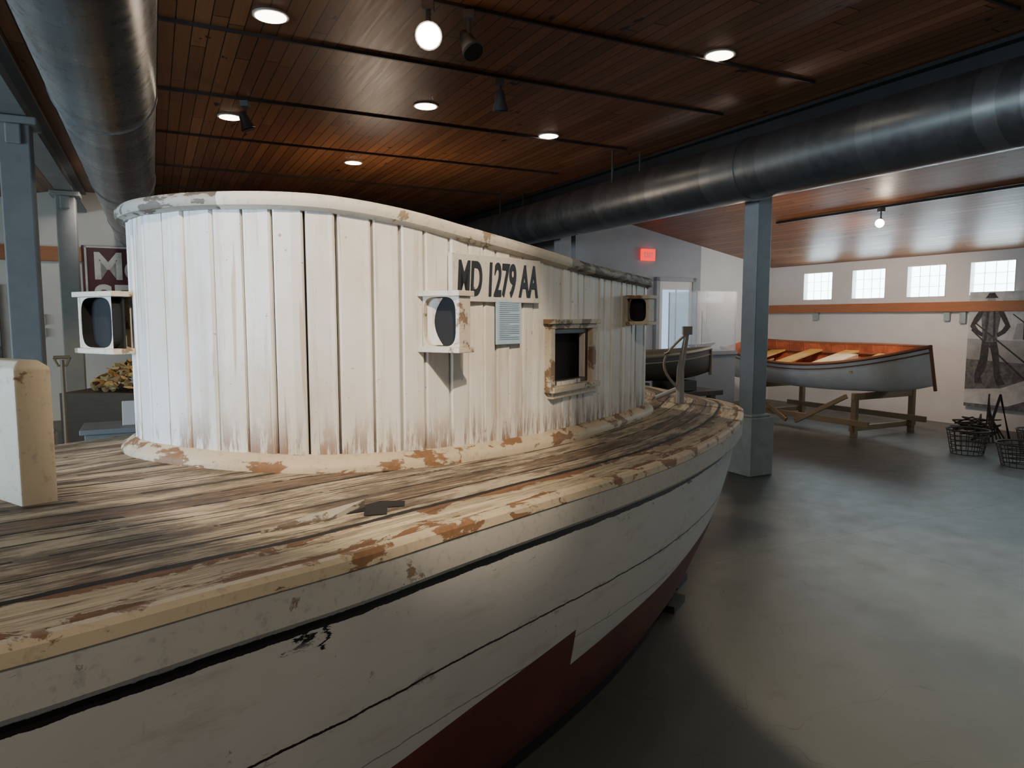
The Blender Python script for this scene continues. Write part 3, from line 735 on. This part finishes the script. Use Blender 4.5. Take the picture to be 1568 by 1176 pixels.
def wire_basket(c,R=.22,h=.3):
    m=MB(); c=Vector(c)
    for k in range(6):
        rr=R*(.75+.25*k/5); z=.012+(h-.02)*k/5
        m.tube([c+Vector((rr*math.cos(a),rr*math.sin(a),z)) for a in [2*math.pi*i/20 for i in range(20)]],.006 if k<5 else .011,5,0,closed=True)
    for i in range(18):
        a=2*math.pi*i/18; m.tube([c+Vector((R*.75*math.cos(a),R*.75*math.sin(a),.012)),c+Vector((R*math.cos(a),R*math.sin(a),h))],.005,4)
    m.obj('wire_basket',[M_wire])
wire_basket(RQ(4.9,8.5)); wire_basket(RQ(4.5,9.2)); wire_basket(RQ(4.2,8.3),.25,.26); wire_basket(RQ(4.35,9.8),.25,.4)
m=MB()
A3=[(0,0,.02),(.55,.1,.02),(.28,.05,.62)]
m.tube([Vector(p) for p in A3],.018,8,closed=True)
for i in range(6):
    f=i/6; m.tube([Vector(A3[0]).lerp(Vector(A3[1]),f),Vector(A3[2])+Vector((0,.15,-.05*i))],.01,5)
rn=[Vector((.05+.45*random.random(),.1+.5*random.random(),.03+.2*random.random())) for _ in range(26)]
m.tube(rn,.012,5); m.tube([v+Vector((.05,.02,.08)) for v in rn[::-1]],.012,5)
m.obj('oyster_dredge',[simple('rust_iron',(.07,.05,.04),.8)],loc=RQ(5.15,9.3),rotz=.3)

# ------------------------------------------------------------------ left background
M_mar=simple('sign_maroon',(.085,.012,.022),.55,bump=0); M_let=simple('sign_letter_white',(.62,.60,.57),.6,bump=0)
sg_e=empty('wall_sign',RQ(12.9,1,1.9))
m=MB(); q0=-.95; m.box((q0+1.6,R1-.04,1.94),(3.2,.05,1.58),0)
for a in (1.17,2.71): m.box((q0+1.6,R1-.07,a),(3.12,.02,.03),1)
for a in (q0+.05,q0+3.15): m.box((a,R1-.07,1.94),(.03,.02,1.56),1)
o=room(m,'sign_board',[M_mar,M_let]); 
A=RQ(R1-.07,q0+.14,1.2); Bd=RQ(R1-.07,q0+3,1.2)
t1=text('McNASBY',A,Bd,1.02,.58,'sign_line_1',M_let,sx=.95,bold=.016,parent=False)
t2=text('SEAFOOD',A,Bd,.50,.60,'sign_line_2',M_let,sx=.95,bold=.016,parent=False)
for x_ in (o,t1,t2): x_.parent=sg_e; x_.matrix_parent_inverse=Matrix.Translation(-sg_e.location)
m=MB(); base=RQ(9.6,.1,0)
for i in range(620):
    a=random.random()*2*math.pi; rr=math.sqrt(random.random())
    x_=rr*math.cos(a)*.85; y_=rr*math.sin(a)*.5; z_=.76+.55*(1-rr)*(.9+.2*random.random())+random.random()*.05
    R=Matrix.Rotation(random.random()*6,3,'Z')@Matrix.Rotation(random.random()*2-1,3,'X')@Matrix.Rotation(random.random()*2-1,3,'Y')
    l=.05+.025*random.random(); n=8
    vs=[R@Vector((l*math.cos(k/n*6.283)*(1.3 if k==0 else 1),l*.65*math.sin(k/n*6.283),0)) for k in range(n)]+[R@Vector((0,0,.018)),R@Vector((0,0,-.01))]
    vs=[v+base+Vector((x_,y_,z_)) for v in vs]
    m.add(vs,[(k,(k+1)%n,n) for k in range(n)]+[((k+1)%n,k,n+1) for k in range(n)],random.choice([0,0,1]))
m.box(base+Vector((0,0,.37)),(1.9,1.1,.74),2)
m.obj('oyster_shell_pile',[simple('shell_tan',(.55,.40,.20),.7),simple('shell_brown',(.28,.17,.08),.7),M_brown])
m=MB(); m.box((0,0,.36),(.5,.4,.72),0); m.box((0,0,.74),(.56,.46,.04),0)
m.box((.1,-.02,.85),(.2,.02,.2),1,Matrix.Rotation(-.4,3,'X')); m.obj('display_plinth',[M_colm,M_wallw],loc=RQ(6.35,-.25),rotz=ANG,bevel=.006)
m=MB()
for k in range(6): m.box((0,-.14,.06+.11*k),(.45,.015,.07)); m.box((0,.14,.06+.11*k),(.45,.015,.07)); m.box((-.22,0,.06+.11*k),(.015,.28,.07)); m.box((.22,0,.06+.11*k),(.015,.28,.07))
for x_ in (-.21,.21):
    for y_ in (-.13,.13): m.box((x_,y_,.33),(.03,.03,.66))
m.obj('slatted_crate',[M_brown],loc=RQ(6.3,.45),rotz=ANG)
m=MB(); m.tube([(0,0,.3),(0,.02,1.25)],.016,8); m.tube([(-.06,.02,1.27),(.06,.02,1.27)],.015,8)
m.tube([(-.06,.02,1.27),(-.03,.02,1.2),(.03,.02,1.2),(.06,.02,1.27)],.01,6)
m.grid([[(x_*.11*(1 if zz>.06 else .6),.0+.03*x_*x_,zz) for x_ in (-1,-.5,0,.5,1)] for zz in (.0,.06,.2,.32)],mi=1)
m.obj('shovel',[M_tan,M_black],loc=RQ(7.0,-.70),rotz=ANG)
m=MB(); m.box((-1.55,R1-.03,E-.02),(.16,.05,.16)); m.box((-1.55,R1-.03,E-.22),(.16,.05,.13)); room(m,'thermostat',[simple('plastic_grey2',(.35,.38,.36),.4)],bevel=.004)
m=MB(); m.box((-3.0,R1-.05,1.35),(1.9,.05,1.5),0); m.box((-3.1,R1-.08,1.7),(1.3,.01,.55),1); m.box((-2.3,R1-.08,1.75),(.28,.012,.4),3); m.box((-3.1,R1-.08,1.1),(1.6,.01,.35),2); m.box((-2.2,R1-.082,1.3),(.3,.012,.25),1)
room(m,'exhibit_panel',[M_mm,M_mg,M_md,emis('added_glow_blue',(.5,.75,1),1.0)])  # blue box is an added glow, not a real screen

# ------------------------------------------------------------------ lights
def light(kind,name,loc,aim,energy,color,**k):
    l=bpy.data.lights.new(name,kind); l.energy=energy; l.color=color
    for a,b in k.items(): setattr(l,a,b)
    o=bpy.data.objects.new(name,l); o.location=loc; d=Vector(aim)-Vector(loc); o.rotation_euler=d.to_track_quat('-Z','Y').to_euler(); col.objects.link(o); return o
rad=math.radians
light('SPOT','cabin_spot',(.45,-.25,3.42),(-.50,2.15,1.50),560,(1,.82,.62),spot_size=rad(31),spot_blend=.45,shadow_soft_size=.03)
light('SPOT','deck_spot',(.75,-.6,3.42),(-.15,2.1,1.1),105,(1,.82,.60),spot_size=rad(62),spot_blend=.6,shadow_soft_size=.05)
light('SPOT','floor_spot',(3.0,.9,3.4),(2.75,2.7,0),560,(1,.90,.66),spot_size=rad(50),spot_blend=.15,shadow_soft_size=.03)
light('SPOT','floor_spot_b',(4.3,2.2,3.4),(3.7,4.0,0),170,(1,.90,.70),spot_size=rad(46),spot_blend=.15,shadow_soft_size=.03)
light('SPOT','floor_spot_c',RQ(4.25,1.58,E+1.6),(2.1,4.2,0),120,(1,.88,.7),spot_size=rad(50),spot_blend=.2,shadow_soft_size=.03)
light('AREA','left_daylight',RQ(1.2,Q0+.3,1.8),(-1.2,2.2,1.6),150,(.50,.71,1.0),shape='RECTANGLE',size=4,size_y=1.4,spread=rad(90))
light('AREA','right_daylight',RQ(4.5,Q3-.25,2.2),RQ(4.5,6,2.1),20,(.65,.8,1.0),shape='RECTANGLE',size=9,size_y=.5)
light('AREA','room_fill',(1.0,-1.5,3.3),(1.2,3.0,1),18,(1,.95,.88),shape='RECTANGLE',size=3,size_y=3)
light('SPOT','rowboat_spot',RQ(6.05,8.2,E+1.1),RQ(7.9,9.8,1.2),230,(1,.80,.66),spot_size=rad(120),spot_blend=.8,shadow_soft_size=.1)
light('POINT','aisle_fill',RQ(7.0,7.2,2.2),(0,0,0),26,(1,.78,.62),shadow_soft_size=.2)  # unseen fill light added to brighten the rowboat hull
light('POINT','far_fill',RQ(8.5,2.5,2.4),(0,0,0),36,(1,.78,.58),shadow_soft_size=.3)  # unseen fill light added to lift the far room and ceiling
light('SPOT','shell_fill',RQ(8.0,.9,3.2),RQ(9.7,.1,1.1),150,(1,.76,.42),spot_size=rad(50),spot_blend=.5,shadow_soft_size=.05)  # unseen spot added to brighten the shell pile
light('SPOT','sign_spot',RQ(10.5,-.5,3.3),RQ(12.9,-.5,1.7),60,(1,.9,.8),spot_size=rad(90),spot_blend=.6,shadow_soft_size=.05)
w=bpy.data.worlds.new('world'); bpy.context.scene.world=w; w.use_nodes=True
w.node_tree.nodes['Background'].inputs[0].default_value=(.5,.65,.9,1); w.node_tree.nodes['Background'].inputs[1].default_value=.3

cam=bpy.data.cameras.new('camera'); cam.sensor_width=36; cam.lens=36*1080/1568; cam.clip_start=.02
co=bpy.data.objects.new('camera',cam); co.location=(0,0,E); co.rotation_euler=(math.radians(90-5.34),0,0); col.objects.link(co)
bpy.context.scene.camera=co
